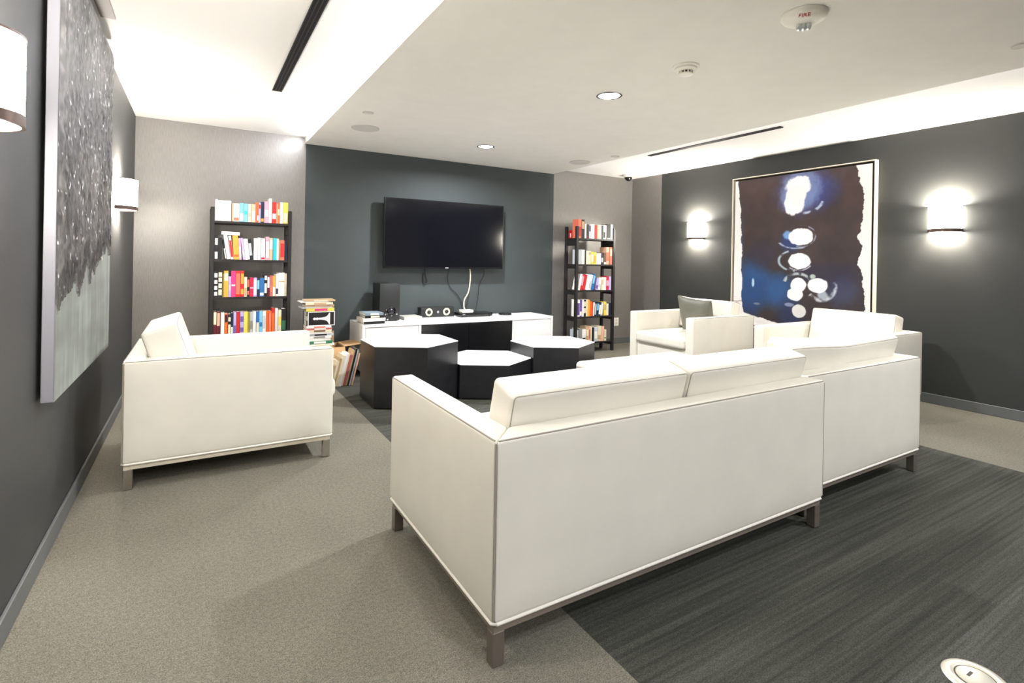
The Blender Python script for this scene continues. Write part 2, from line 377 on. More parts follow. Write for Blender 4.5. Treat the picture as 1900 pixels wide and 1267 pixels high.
# ------------------------------------------------------------------ leather seating
def seat_unit(name, label, cat, loc, rz, Wd, D, H=0.675, arms=(1, 1), ncush=1, bh=0.80, group=None, zb=0.135, t_=0.10, seat_z=0.45, lean=12, protr=0.03, sag=0.0, bd=0.17, legm=None, railm=None, bt_=0.14, chaise=None):
    th = thing(name, label, cat, loc, rz, group); legm = legm or M_leg; railm = railm or M_rail
    Df = chaise or D; armD = D
    # back panel
    def panel(nm, lo, hi, fn):
        lo = Vector(lo); hi = Vector(hi); bm = NB(); s = hi-lo
        soft_box(bm, s, 0.014, bulge=tuple(0.004 if min(s) == s[i] else 0 for i in range(3)), n=8, mtx=Matrix.Translation((lo+hi)/2), fn=lambda P, u: fn(P, s))
        return obj(nm, bm, M_leather, th, ang=60)
    def mit_back(P, s):     # 45 degree mitres where the back meets the arms
        y = P.y+s.y/2; k = (P.x+s.x/2)/s.x; a = y if arms[0] else 0; b = y if arms[1] else 0
        P.x = -s.x/2+a+k*(s.x-a-b); return P
    panel('back_panel', (0, 0, zb), (Wd, t_, H), mit_back)
    for side, on in zip((0, 1), arms):
        if on:
            x0 = 0 if side == 0 else Wd-t_
            def mit_arm(P, s, side=side):
                x = (P.x+s.x/2) if side == 0 else (s.x/2-P.x); k = (P.y+s.y/2)/s.y
                P.y = -s.y/2+x+k*(s.y-x); return P
            panel('armrest', (x0, 0, zb), (x0+t_, armD, H), mit_arm)
    xa = t_ if arms[0] else 0.004; xb = Wd-t_ if arms[1] else Wd-0.004
    bm = NB(); soft_box(bm, (xb-xa, Df-0.02-t_, 0.33-zb), 0.014, n=8, mtx=Matrix.Translation(((xa+xb)/2, (t_+Df-0.02)/2, (zb+0.33)/2)))
    obj('seat_base', bm, M_leather, th, ang=60)
    cw = (xb-xa)/ncush; bt = bt_
    for k in range(ncush):
        c0 = xa+k*cw
        sx0 = c0+0.003; sx1 = c0+cw-0.003
        bm = NB(); soft_box(bm, (sx1-sx0, Df+protr-t_-0.005, seat_z-0.332), 0.035, bulge=(0, 0, 0.018), n=12,
                            mtx=Matrix.Translation(((sx0+sx1)/2, (t_+0.005+Df+protr)/2, (seat_z+0.332)/2-0.004)))
        obj('seat_cushion', bm, M_leather, th, ang=70)
        hb = (bh-bt*math.sin(R(lean))-seat_z+0.01)/math.cos(R(lean))
        def wob(P, u, k=k):
            if sag and u[2] > -0.2:
                P.z -= sag*(1-u[0]**2)*(0.5+0.5*math.sin(3*u[0]+0.6))*(1+u[2])/2; P.y += 0.4*sag*math.sin(5*u[0])*(1+u[2])*0.5
            return P
        mt = Matrix.Translation(((sx0+sx1)/2, t_+0.004+(H-seat_z)*math.tan(R(lean)), seat_z-0.01)) @ Matrix.Rotation(R(lean), 4, 'X') @ Matrix.Translation((0, bt/2, hb/2))
        bm = NB(); soft_box(bm, (sx1-sx0-0.004, bt, hb), 0.018, bulge=(0.004, 0.008, 0.006), n=12, fn=wob, mtx=mt)
        bc = obj('back_cushion', bm, M_leather, th, ang=70)
        # welt seams around the two big faces of the back cushion
        bm = NB(); hx = (sx1-sx0-0.004)/2-0.005; hz = hb/2-0.005; rr = 0.014
        for sy in (-1, 1):
            pts = []
            for cx, cz, a0 in ((hx-rr, hz-rr, 0), (-hx+rr, hz-rr, 90), (-hx+rr, -hz+rr, 180), (hx-rr, -hz+rr, 270)):
                for q in range(0, 91, 30):
                    a = R(a0+q); pts.append((cx+(rr-0.002)*math.cos(a), cz+(rr-0.002)*math.sin(a)))
            full = []
            for i in range(len(pts)):
                p = Vector(pts[i]); q2 = Vector(pts[(i+1) % len(pts)]); n_ = max(1, int((q2-p).length/0.05))
                for j in range(n_): full.append(p.lerp(q2, j/n_))
            P3 = []
            for p in full:
                u = (p.x/hx, sy*1.0, p.y/hz); v = Vector((p.x, sy*(bt/2-0.005), p.y)); v = wob(v, u)
                P3.append(mt @ v)
            tube(bm, P3, 0.0022, 6, closed=True)
        obj('welt_seam', bm, M_welt, bc)
    # bright piping along bottom edge and outer vertical/top seams
    bm = NB(); g = 0.004
    def rect(x0, y0, x1, y1, z): return [(x0, y0, z), (x1, y0, z), (x1, y1, z), (x0, y1, z)]
    loop = []
    x0, y0, x1, y1 = 0.004, 0.004, Wd-0.004, (Df-0.02 if chaise else D-0.004)
    cs = [(x0, y0), (x1, y0), (x1, y1), (x0, y1)]
    for i in range(4):
        a = Vector(cs[i]); b2 = Vector(cs[(i+1) % 4]); n_ = 14
        d = (b2-a).normalized()
        for j in range(n_+1):
            p = a+(b2-a)*j/n_
            if j == 0: p = a+d*0.012
            if j == n_: p = b2-d*0.012
            loop.append((p.x, p.y, zb-0.002))
    tube(bm, loop, 0.0055, 8, closed=True)
    obj('piping', bm, M_leather2, th)
    bm = NB(); r_ = 0.0030
    for x in (0.004, Wd-0.004): tube(bm, [(x, 0.004, zb+0.01), (x, 0.004, H-0.012)], r_, 6)
    tube(bm, [(0.012, 0.004, H-0.005), (Wd-0.012, 0.004, H-0.005)], r_, 6)
    if arms[0]: tube(bm, [(0.004, 0.012, H-0.005), (0.004, armD-0.012, H-0.005)], r_, 6)
    if arms[1]: tube(bm, [(Wd-0.004, 0.012, H-0.005), (Wd-0.004, armD-0.012, H-0.005)], r_, 6)
    obj('edge_seam', bm, mat('seam_line', (150, 143, 132), 0.6), th)
    # metal base rail
    bm = NB(); i_ = 0.010; w = 0.028; z0 = zb-0.032; z1 = zb-0.006; Dr = y1
    box(bm, (i_, i_, z0), (Wd-i_, i_+w, z1), 0.002, 1); box(bm, (i_, Dr-i_-w, z0), (Wd-i_, Dr-i_, z1), 0.002, 1)
    box(bm, (i_, i_+w, z0), (i_+w, Dr-i_-w, z1), 0.002, 1); box(bm, (Wd-i_-w, i_+w, z0), (Wd-i_, Dr-i_-w, z1), 0.002, 1)
    obj('base_rail', bm, railm, th)
    for lx in (0.008, Wd-0.008-0.04):
        for ly in (0.010, Dr-0.010-0.04):
            bm = NB(); box(bm, (lx, ly, 0.002), (lx+0.04, ly+0.04, z0), 0.002, 1); box(bm, (lx+0.005, ly+0.005, 0), (lx+0.035, ly+0.035, 0.002))
            obj('leg', bm, legm, th)
    return th
seat_unit('sectional_loveseat', 'white leather loveseat section with left arm, its back towards the viewer', 'sofa', (0.752, 1.33, 0), 0, 1.735, 0.955, arms=(1, 0), ncush=2, bh=0.81, sag=0.0, lean=15)
seat_unit('sectional_chaise', 'white leather chaise section at the right end of the sectional, on striped carpet', 'sofa', (2.4925, 1.415, 0), 0, 1.1775, 0.90, arms=(0, 1), ncush=1, bh=0.82, sag=0.022, lean=13, chaise=1.80, seat_z=0.44, protr=0.0)
cream_rail = mat('cream_rail', (214, 204, 184), 0.5)
seat_unit('leather_armchair', 'white leather armchair at left, side-on, in front of the left bookcase', 'armchair', (-0.315, 4.15, 0), R(-90), 0.89, 1.03, H=0.655, bh=0.83, legm=mat('polished_steel_leg', (205, 200, 194), 0.12, metal=1.0), railm=cream_rail, protr=0.04, lean=18, bt_=0.175)
seat_unit('leather_armchair', 'white leather armchair holding a grey-green pillow, against the dark right wall', 'armchair', (5.16, 3.52, 0), R(90), 0.885, 0.96, H=0.655, bh=0.80, lean=14, protr=0.02)
seat_unit('leather_armchair', 'white leather armchair nearest the right, seen behind the sectional, under the painting', 'armchair', (5.28, 2.03, 0), R(90), 0.92, 0.96, H=0.655, bh=0.80, lean=14, protr=0.02)
# throw pillow
bm = NB()
def pil(P, u):
    k = (1-abs(u[0])**3)*(1-abs(u[2])**3); P.y *= 0.12+0.88*k**0.5
    P.x *= 1-0.06*(1-u[2]**2); P.z *= 1-0.06*(1-u[0]**2); return P
soft_box(bm, (0.42, 0.15, 0.42), 0.012, n=18, fn=pil)
o = obj('throw_pillow', bm, mat('grey_green_satin', (112, 112, 100), 0.42, noise=0.12, nscale=8, bump=0.2, bscale=14), ang=80)
o.location = (4.68, 3.88, 0.632); o.rotation_euler = (R(20), R(4), R(-86))
tag(o, 'grey-green satin throw pillow leaning in the armchair by the right wall', 'pillow')

# ------------------------------------------------------------------ hexagonal tables
def hex_table(x, y, r, h, label):
    t = thing('hexagonal_table', label, 'coffee table', (x, y, 0), 0, None)
    def prism(bm, rr, z0, z1, bev):
        b2 = bmesh.new(); bmesh.ops.create_cone(b2, cap_ends=True, segments=6, radius1=rr, radius2=rr, depth=z1-z0)
        if bev: bmesh.ops.bevel(b2, geom=list(b2.edges), offset=bev, segments=2, affect='EDGES')
        merge(bm, b2, 0, Matrix.Translation((0, 0, (z0+z1)/2)) @ Matrix.Rotation(0, 4, 'Z'))
    bm = NB(); prism(bm, r, 0.012, h-0.006, 0.002); obj('table_body', bm, M_tabb, t, sm=False)
    bm = NB(); prism(bm, r-0.03, 0, 0.012, 0); obj('plinth', bm, M_black, t, sm=False)
    bm = NB(); prism(bm, r+0.001, h-0.006, h, 0.0015); obj('table_top', bm, M_lac, t, sm=False)
hex_table(1.575, 4.325, 0.418, 0.50, 'tallest black hexagonal table with a white top, at left of three')
hex_table(2.305, 4.29, 0.418, 0.30, 'lowest black hexagonal table with a white top, middle of three')
hex_table(3.035, 4.26, 0.418, 0.405, 'mid-height black hexagonal table with a white top, at right of three')

# ------------------------------------------------------------------ media console
CX0, CX1, CY0, CY1, CH = 1.44, 3.79, 5.32, 5.83, 0.52
t = thing('media_console', 'long low white lacquered media console with a black centre under the television', 'console', (CX0, CY0, 0)); w = CX1-CX0; d = CY1-CY0
bm = NB(); box(bm, (0, 0, CH-0.03), (w, d, CH), 0.0015, 1)
for x in (0, w-0.03): box(bm, (x, 0, 0.04), (x+0.03, d, CH-0.03), 0.0015, 1)
box(bm, (0.03, 0.02, 0.04), (w-0.03, d, 0.07)); box(bm, (0.03, d-0.015, 0.07), (w-0.03, d, CH-0.03))
xc0, xc1 = 0.63, 1.77
for x in (xc0-0.03, xc1): box(bm, (x, 0.004, 0.07), (x+0.03, d-0.015, CH-0.03))
obj('carcass', bm, M_lac, t, sm=False)
bm = NB(); box(bm, (0.05, 0.05, 0), (w-0.05, d-0.03, 0.04)); obj('plinth', bm, M_black, t, sm=False)
for (a, b2), zs in (((0.034, xc0-0.034), ((0.075, 0.205), (0.209, 0.485))), ((xc1+0.034, w-0.034), ((0.075, 0.205), (0.209, 0.485)))):
    for z0, z1 in zs:
        bm = NB(); box(bm, (a, 0.003, z0), (b2, 0.021, z1), 0.0015, 1); obj('drawer_front', bm, M_lac, t, sm=False)
xm = (xc0+xc1)/2
for a, b2 in ((xc0+0.002, xm-0.002), (xm+0.002, xc1-0.002)):
    bm = NB(); box(bm, (a, 0.010, 0.075), (b2, 0.026, 0.487), 0.0015, 1); obj('black_door', bm, M_blkl, t, sm=False)['label'] = 'glossy black door'

# ------------------------------------------------------------------ television
t = thing('television', 'large black flat-screen television mounted on the dark wall', 'television', (1.775, 5.74, 1.085), 0); w, h = 1.525, 0.795
bm = NB(); box(bm, (0, 0.004, 0), (w, 0.035, h), 0.004, 2); box(bm, (0.15, 0.035, 0.06), (w-0.15, 0.075, h-0.14), 0.01, 2); obj('casing', bm, M_black, t)
bm = NB(); bz = 0.012
box(bm, (0, 0, 0), (w, 0.004, bz+0.008)); box(bm, (0, 0, h-bz), (w, 0.004, h)); box(bm, (0, 0, bz), (bz, 0.004, h-bz)); box(bm, (w-bz, 0, bz), (w, 0.004, h-bz)); obj('bezel', bm, M_blkl, t, sm=False)
bm = NB(); box(bm, (bz, 0.002, bz+0.008), (w-bz, 0.0045, h-bz)); obj('screen', bm, mat('screen_glass', (12, 13, 18), 0.10, spec=0.6), t, sm=False)
bm = NB(); box(bm, (w/2-0.02, -0.001, 0.006), (w/2+0.02, 0.0, 0.014), 0.0003, 1); obj('brand_mark', bm, mat('silver_mark', (235, 235, 235), 0.4), t)
bm = NB(); box(bm, (w/2-0.25, 0.075, 0.22), (w/2+0.25, 0.13, 0.5)); obj('wall_mount', bm, M_black, t, sm=False)
# hanging black leads and the cream power cord
def lead(name, pts, r, m, label):
    bm = NB(); tube(bm, bez(pts, 8), r, 8); return tag(obj(name, bm, m), label, 'cable')
lead('power_cord', [(2.86, 5.80, 1.14), (2.873, 5.79, 1.03), (2.872, 5.79, 0.93), (2.845, 5.78, 0.80), (2.78, 5.75, 0.71), (2.752, 5.70, 0.63), (2.748, 5.66, 0.602)], 0.0075, mat('cream_cord', (226, 214, 180), 0.5), 'cream cord hanging from the television to the white adapter box')
M_lead = mat('black_lead', (26, 27, 34), 0.5)
lead('signal_cable', [(2.30, 5.83, 1.12), (2.31, 5.852, 1.02), (2.335, 5.855, 0.93), (2.30, 5.855, 0.90), (2.285, 5.855, 0.97), (2.29, 5.855, 1.03)], 0.006, M_lead, 'looped black cable hanging under the left half of the television')
lead('signal_cable', [(2.62, 5.83, 1.12), (2.60, 5.855, 0.98), (2.64, 5.855, 0.86), (2.74, 5.855, 0.76), (2.82, 5.845, 0.62), (2.86, 5.83, 0.56), (2.87, 5.815, 0.53)], 0.004, M_lead, 'thin black cable hanging left of the cream cord below the television')
lead('signal_cable', [(3.10, 5.83, 1.12), (3.09, 5.855, 1.0), (3.03, 5.855, 0.88), (3.02, 5.855, 0.74), (2.98, 5.83, 0.6), (2.97, 5.79, 0.53)], 0.004, M_lead, 'thin black cable hanging right of the cream cord below the television')

# ------------------------------------------------------------------ things on the console
t = thing('subwoofer', 'black upright speaker box with a round port and chrome knobs on console', 'speaker', (1.675, 5.53, CH))
bm = NB(); box(bm, (0, 0, 0.008), (0.225, 0.27, 0.405), 0.006, 2); obj('cabinet', bm, M_blacksatin, t)
bm = NB(); lathe(bm, [(0.040, 0), (0.052, 0.004), (0.056, 0), (0.056, -0.012)], seg=32); bmesh.ops.transform(bm, matrix=Matrix.Translation((0.125, -0.004, 0.105)) @ Matrix.Rotation(R(90), 4, 'X'), verts=bm.verts); obj('port_ring', bm, M_blkl, t)
bm = NB(); lathe(bm, [(0, 0.022), (0.02, 0.018), (0.034, 0.006), (0.040, -0.004)], seg=32); bmesh.ops.transform(bm, matrix=Matrix.Translation((0.125, -0.004, 0.105)) @ Matrix.Rotation(R(90), 4, 'X'), verts=bm.verts); obj('driver_dome', bm, mat('navy_cone', (14, 14, 24), 0.25), t)
for x, z in ((0.062, 0.075), (0.185, 0.075), (0.085, 0.02)):
    bm = NB(); cyl(bm, (x, 0, z), (x, -0.014, z), 0.009, seg=16); obj('knob', bm, M_chrome, t)
for x in (0.03, 0.195):
    for y in (0.03, 0.24):
        bm = NB(); cyl(bm, (x, y, 0), (x, y, 0.008), 0.012, seg=12); obj('foot', bm, M_black, t)
t = thing('centre_speaker', 'low black centre speaker with two cream cones below television', 'speaker', (2.215, 5.72, CH))
bm = NB(); box(bm, (0, 0, 0), (0.42, 0.11, 0.115), 0.004, 2); obj('cabinet', bm, M_blacksatin, t)
for x in (0.10, 0.32):
    bm = NB(); lathe(bm, [(0.024, 0.002), (0.030, 0.006), (0.042, 0.003), (0.044, 0)], seg=28); bmesh.ops.transform(bm, matrix=Matrix.Translation((x, 0, 0.06)) @ Matrix.Rotation(R(90), 4, 'X'), verts=bm.verts); c = obj('speaker_cone', bm, mat('cream_cone', (236, 222, 180), 0.5), t)
    bm = NB(); lathe(bm, [(0, 0.010), (0.012, 0.008), (0.024, 0.002)], seg=24); bmesh.ops.transform(bm, matrix=Matrix.Translation((x, 0, 0.06)) @ Matrix.Rotation(R(90), 4, 'X'), verts=bm.verts); obj('dust_cap', bm, M_black, c)
bm = NB(); cyl(bm, (0.21, 0, 0.06), (0.21, -0.006, 0.06), 0.014, seg=20); obj('tweeter', bm, M_chrome, t)
bm = NB(); box(bm, (1.96, 5.56, CH), (2.17, 5.78, CH+0.035), 0.003, 1); tag(obj('flat_tray', bm, mat('dull_grey_tray', (176, 176, 166), 0.6)), 'flat dull grey box on the console right of the black speaker box', 'box')
t = thing('media_player', 'slim black media player with rounded front lying on the console', 'media player', (2.66, 5.58, CH))
bm = NB(); box(bm, (0, 0, 0.006), (0.42, 0.20, 0.048), 0.008, 3); obj('casing', bm, M_blkl, t)
bm = NB(); cyl(bm, (0.38, 0, 0.028), (0.38, -0.010, 0.028), 0.013, seg=20); obj('knob', bm, M_black, t)
bm = NB(); box(bm, (0.02, -0.0015, 0.028), (0.05, 0, 0.036)); obj('display', bm, mat('display_grey', (150, 155, 160), 0.4), t, sm=False)
bm = NB()
for x in (0.03, 0.39):
    for y in (0.03, 0.17): cyl(bm, (x, y, 0), (x, y, 0.006), 0.01, seg=10)
obj('feet', bm, M_black, t)
bm = NB(); box(bm, (2.685, 5.60, CH+0.048), (2.83, 5.70, CH+0.083), 0.006, 3); tag(obj('adapter_box', bm, M_devw), 'small white adapter box on top of the black media player', 'adapter')
t = thing('disc_player', 'round flat black disc device on the console right of the media player', 'media player', (3.30, 5.66, CH))
bm = NB(); lathe(bm, [(0, 0), (0.075, 0), (0.082, 0.008), (0.080, 0.018), (0.07, 0.022), (0, 0.022)], seg=36); obj('casing', bm, M_blkl, t)
bm = NB(); lathe(bm, [(0.0, 0.0225), (0.024, 0.0235), (0.026, 0.022)], seg=24); obj('centre_cap', bm, M_chrome, t)

# ------------------------------------------------------------------ books
BK = dict(slate=(128, 146, 158), white=(244, 242, 238), cream=(236, 226, 196), tan=(196, 168, 130), black=(24, 24, 26), grey=(140, 138, 134), silver=(196, 202, 208), red=(206, 40, 38), crimson=(196, 30, 70),
          maroon=(96, 24, 34), orange=(232, 110, 40), amber=(236, 168, 70), yellow=(238, 214, 90), olive=(150, 138, 60), green=(52, 120, 84), navy=(24, 34, 66), blue=(44, 110, 176), sky=(130, 196, 226), cyan=(60, 190, 206),
          lavender=(186, 176, 222), purple=(110, 84, 160), pink=(238, 170, 190), magenta=(226, 60, 130), peach=(240, 190, 160), salmon=(232, 122, 96), brown=(110, 74, 50), rose=(196, 106, 104))
def bmat(c): return mat('cover_'+c, BK[c], 0.45)
def book(name, label, wd, dp, ht, col, band=None, bz=(0.3, 0.7), group=None, parent=None, flat=False, cat='book'):
    """upright book: x thickness from 0, y depth from spine 0, z height"""
    bm = NB(); c = min(0.0025, wd*0.12)
    box(bm, (0, 0, 0), (c, dp, ht), mi=0); box(bm, (wd-c, 0, 0), (wd, dp, ht), mi=0); box(bm, (c, 0, 0), (wd-c, c, ht), mi=0)
    box(bm, (c, c, 0.003), (wd-c, dp-0.004, ht-0.003), mi=1)
    mats = [bmat(col), M_page]
    if band:
        mats.append(bmat(band))
        zs = bz if isinstance(bz[0], tuple) else (bz,)
        for a, b2 in zs: box(bm, (wd*0.08, -0.0006, ht*a), (wd*0.92, 0, ht*b2), mi=2)
    o = obj(name, bm, mats, sm=False); tag(o, label, cat, group); return o
ORD = ['leftmost', 'second', 'third', 'fourth', 'fifth', 'sixth', 'seventh', 'eighth', 'ninth', 'tenth', 'eleventh', 'twelfth', 'thirteenth', 'fourteenth', 'fifteenth', 'sixteenth', 'seventeenth', 'eighteenth', 'nineteenth', 'twentieth', 'twenty-first', 'twenty-second', 'twenty-third', 'twenty-fourth', 'twenty-fifth', 'twenty-sixth']
NMW = dict(silver='pale silver', sky='light blue', rose='dusty rose', olive='olive green')
def row(X0, X1, yf, zs, books, shelf, case, scale, z0, z1, depth=0.15):
    """books: (a, b, height, colour[, band, (bz)][, lean]) with a..b along the row in z0..z1"""
    k = (X1-X0)/(z1-z0); n = 0; cur = X0; pl = 0; ph = 0
    for q in books:
        a, b2, hh, col = q[:4]; band = q[4] if len(q) > 4 else None; bz = q[5] if len(q) > 5 else (0.35, 0.6); lean = q[6] if len(q) > 6 else 0
        x = X0+(a-z0)*k; wd = (b2-a)*k; h = hh
        ch = min(h, ph) if n else 0; tn = lambda a: math.tan(R(a))
        if tn(lean) < tn(pl) or (lean < 0 and n == 0): cur += (ch if n else h)*(tn(pl)-tn(lean))+0.001
        x = max(x, cur+0.0006); pl, ph = lean, h
        wd = max(0.006, min(wd, X0+(b2-z0)*k-x))
        ordn = 'leftmost' if n == 0 else ORD[n]+' from left'
        words = NMW.get(col, col)
        lab = f"{words} {'leaning ' if lean else ''}book, {ordn}, {shelf} shelf, {case} bookcase"
        dp = depth+random.uniform(-0.025, 0.02); y = yf+random.uniform(0.0, 0.012)
        o = book('book', lab, wd, dp, h, col, band, bz, group=f'books on the {shelf} shelf of the {case} bookcase')
        if lean:
            # lean > 0: top tips to the right (+x), pivot on the bottom right corner
            A = R(abs(lean)); o.rotation_euler = (0, R(lean), 0)
            if lean < 0:
                o.location = (x+h*0, y, zs+0.0003); cur = x+wd/math.cos(A)-0.0004
            else:
                o.location = (x, y, zs+0.0003+wd*math.sin(A)); cur = x+wd/math.cos(A)-0.0004
        else:
            o.location = (x, y, zs+0.0003); cur = x+wd
        n += 1
def bookcase(x, yf, W_, dp, H_, zs, label, pw_=0.032):
    t = thing('bookcase', label, 'bookcase', (x, yf, 0)); pw = pw_
    for px in (0, W_-pw):
        for py in (0, dp-pw):
            bm = NB(); box(bm, (px, py, 0), (px+pw, py+pw, H_ if py else H_), 0.002, 1); obj('post', bm, M_blackw, t, sm=False)
    for z in zs:
        bm = NB(); box(bm, (0.003, 0.004, z-0.022), (W_-0.003, dp-0.004, z), 0.0015, 1); s = obj('shelf', bm, M_blackw, t, sm=False)
    for px in (0.006, W_-0.026):
        for z in zs:
            bm = NB(); box(bm, (px, pw, z-0.060), (px+0.02, dp-pw, z-0.022)) if z != zs[0] else box(bm, (px, pw, z-0.10), (px+0.02, dp-pw, z-0.022)); obj('side_rail', bm, M_blackw, t, sm=False)
    return t
LZ = [1.515, 1.160, 0.812, 0.462, 0.112]
bookcase(0.098, 5.515, 0.69, 0.29, 1.64, LZ, 'tall open black wooden bookcase on the grey wall behind the left armchair')
bookcase(4.215, 5.42, 0.665, 0.26, 1.66, [1.505, 1.165, 0.822, 0.478, 0.138], 'tall open black bookcase on the grey wall right of the television', 0.036)
BW = ('black', 'white', ((0.06, 0.2), (0.28, 0.42), (0.5, 0.64), (0.74, 0.9)))
XL0, XL1 = 0.134, 0.752
yl = 5.525
row(XL0, XL1, yl, LZ[0], [
    (130, 172, .195, 'white'), (178, 402, .188, 'white', 'silver', (0.30, 0.33)), (412, 440, .168, 'tan'), (440, 548, .168, 'white', 'salmon', (0.05, 0.22)), (555, 622, .175, 'sky', 'white', (0.05, 0.45)), (626, 692, .172, 'sky', 'cyan', (0.4, 0.6)),
    (698, 757, .172, 'cream', 'peach', (0.3, 0.5)), (762, 828, .172, 'peach', 'white', (0.1, 0.6)), (830, 860, .188, 'salmon'), (862, 888, .192, 'orange', 'white', (0.1, 0.35)), (890, 925, .188, 'lavender', 'red', (0.7, 0.9)), (928, 988, .198, 'navy', 'amber', (0.05, 0.2)),
    (992, 1074, .205, 'pink', 'white', (0.3, 0.6)), (1078, 1132, .236, 'white'), (1138, 1212, .205, 'red', 'white', (0.2, 0.45)), (1214, 1240, .190, 'tan'), (1242, 1272, .198, 'orange', 'cream', (0.4, 0.7)), (1280, 1336, .205, 'white'), (1342, 1432, .206, 'yellow', 'cream', (0.05, 0.5))],
    'top', 'left', 0, 130, 1432)
row(XL0, XL1, yl, LZ[1], [
    (125, 182, .215, 'black', 'white', ((0.02, 0.32), (0.62, 0.9))), (186, 250, .200, 'black'), (262, 330, .185, 'black', 'white', (0.05, 0.55), -8), (336, 402, .232, 'silver', 'white', (0.5, 0.9), -8), (408, 452, .222, 'white', 'red', (0.1, 0.8), -7), (455, 548, .225, 'amber', 'orange', (0.1, 0.2), -4),
    (552, 590, .200, 'pink', 'white', (0.1, 0.6), -4), (592, 655, .205, 'lavender', 'silver', (0.1, 0.4), -7), (660, 735, .195, 'white', None, (0.3, 0.5), -7), (738, 792, .195, 'black', 'silver', (0.2, 0.8), -7), (800, 862, .205, 'white'), (864, 922, .212, 'silver', 'white', (0.2, 0.8)),
    (930, 1002, .205, 'white', 'crimson', (0.02, 0.12)), (1012, 1076, .222, 'pink', 'white', (0.1, 0.8)), (1080, 1142, .212, 'peach', 'white', (0.5, 0.9)), (1150, 1216, .212, 'cyan'), (1218, 1252, .208, 'white'), (1256, 1278, .19, 'tan'), (1282, 1356, .192, 'salmon', 'red', (0.15, 0.85)), (1362, 1410, .185, 'navy')],
    'second', 'left', 0, 125, 1412)
row(XL0, XL1, yl, LZ[2], [
    (118, 182, .245) + BW, (190, 258, .235, 'black', 'cream', ((0.08, 0.3), (0.36, 0.54), (0.6, 0.76), (0.8, 0.97))), (262, 284, .215, 'olive'), (288, 360, .242, 'amber', 'cream', (0.62, 0.9)), (364, 410, .190, 'lavender', 'silver', (0.3, 0.6)), (412, 486, .242, 'magenta', 'white', (0.42, 0.48)), (488, 570, .242, 'red', 'salmon', (0.1, 0.9)), (574, 634, .242, 'red', 'amber', ((0.1, 0.3), (0.5, 0.9))),
    (638, 686, .185, 'cream', 'tan', (0.05, 0.45)), (690, 732, .178, 'black', 'salmon', ((0.1, 0.3), (0.5, 0.9))), (736, 802, .180, 'crimson', 'pink', (0.42, 0.5)), (805, 862, .178, 'lavender', 'white', (0.1, 0.9)), (868, 912, .172, 'navy', 'sky', (0.4, 0.9)), (916, 992, .175, 'blue', 'white', (0.05, 0.2)), (998, 1048, .208, 'black', 'white', ((0.15, 0.6), (0.75, 0.95))),
    (1052, 1096, .205, 'maroon', 'white', (0.4, 0.9)), (1100, 1148, .198, 'rose', 'salmon', (0.2, 0.5)), (1152, 1202, .195, 'amber', 'white', (0.02, 0.45)), (1208, 1254, .212, 'white', 'navy', (0.1, 0.35)), (1260, 1376, .225, 'white', 'tan', (0.6, 0.66)), (1382, 1412, .218, 'cream')],
    'third', 'left', 0, 118, 1412)
row(XL0, XL1, yl, LZ[3], [
    (84, 140, .218, 'maroon', 'cream', (0.45, 0.97)), (144, 200, .215, 'maroon', 'peach', (0.4, 0.95)), (212, 272, .205, 'white'), (280, 330, .195, 'orange', 'black', (0.6, 0.95)), (336, 384, .190, 'black', 'cream', ((0.05, 0.5), (0.65, 0.85))), (388, 424, .200, 'navy', 'white', (0.05, 0.35)), (430, 476, .208, 'lavender', 'purple', (0.05, 0.4)), (480, 540, .208, 'crimson', 'red', (0.1, 0.9)),
    (546, 610, .208, 'lavender', 'purple', ((0.1, 0.3), (0.55, 0.8))), (614, 680, .208, 'yellow'), (684, 716, .202, 'olive'), (722, 772, .200, 'silver', 'grey', (0.2, 0.6)), (776, 828, .208, 'white'), (832, 884, .208, 'blue', 'cream', (0.05, 0.5)), (888, 946, .208, 'sky', 'blue', (0.3, 0.5)), (950, 1006, .208, 'white', 'silver', (0.2, 0.8)), (1010, 1054, .208, 'orange'), (1058, 1108, .208, 'orange', 'salmon', (0.1, 0.9)), (1112, 1168, .235, 'red', 'orange', (0.02, 0.8)),
    (1176, 1230, .232, 'white'), (1238, 1296, .215, 'cream', 'yellow', (0.3, 0.7)), (1300, 1380, .225, 'black', 'green', (0.1, 0.5))],
    'fourth', 'left', 0, 84, 1384)
# white book lying across the leaning books of the second shelf
bm = NB(); box(bm, (0, 0, 0), (0.150, 0.13, 0.003), mi=0); box(bm, (0, 0, 0.027), (0.150, 0.13, 0.030), mi=0); box(bm, (0, 0, 0.003), (0.150, 0.003, 0.027), mi=0); box(bm, (0.003, 0.003, 0.003), (0.147, 0.127, 0.027), mi=1)
o = obj('book', bm, [bmat('white'), M_page], sm=False); o.location = (0.188, yl+0.006, 1.390); o.rotation_euler = (0, R(1.5), 0)
tag(o, 'white book lying flat on top of the leaning books, second shelf of left bookcase', 'book')
RZ = [1.505, 1.165, 0.822, 0.478, 0.138]; yr = 5.430; XR0, XR1 = 4.253, 4.841
row(XR0, XR1, yr, RZ[0], [
    (240, 296, .245, 'salmon', 'red', (0.1, 0.6)), (300, 352, .245, 'black', 'tan', (0.5, 0.9)), (356, 382, .190, 'white'), (386, 432, .188, 'maroon', 'black', (0.2, 0.9)), (438, 468, .188, 'silver', 'navy', (0.5, 0.9)), (474, 538, .192, 'white'), (542, 580, .180, 'red'), (584, 620, .188, 'peach'), (622, 662, .188, 'white'), (666, 700, .180, 'black'), (704, 738, .192, 'white', 'black', (0.1, 0.5)), (742, 770, .190, 'white'), (774, 840, .205, 'black', 'white', (0.02, 0.1)), (844, 882, .205, 'white')],
    'top', 'right', 0, 240, 884, 0.14)
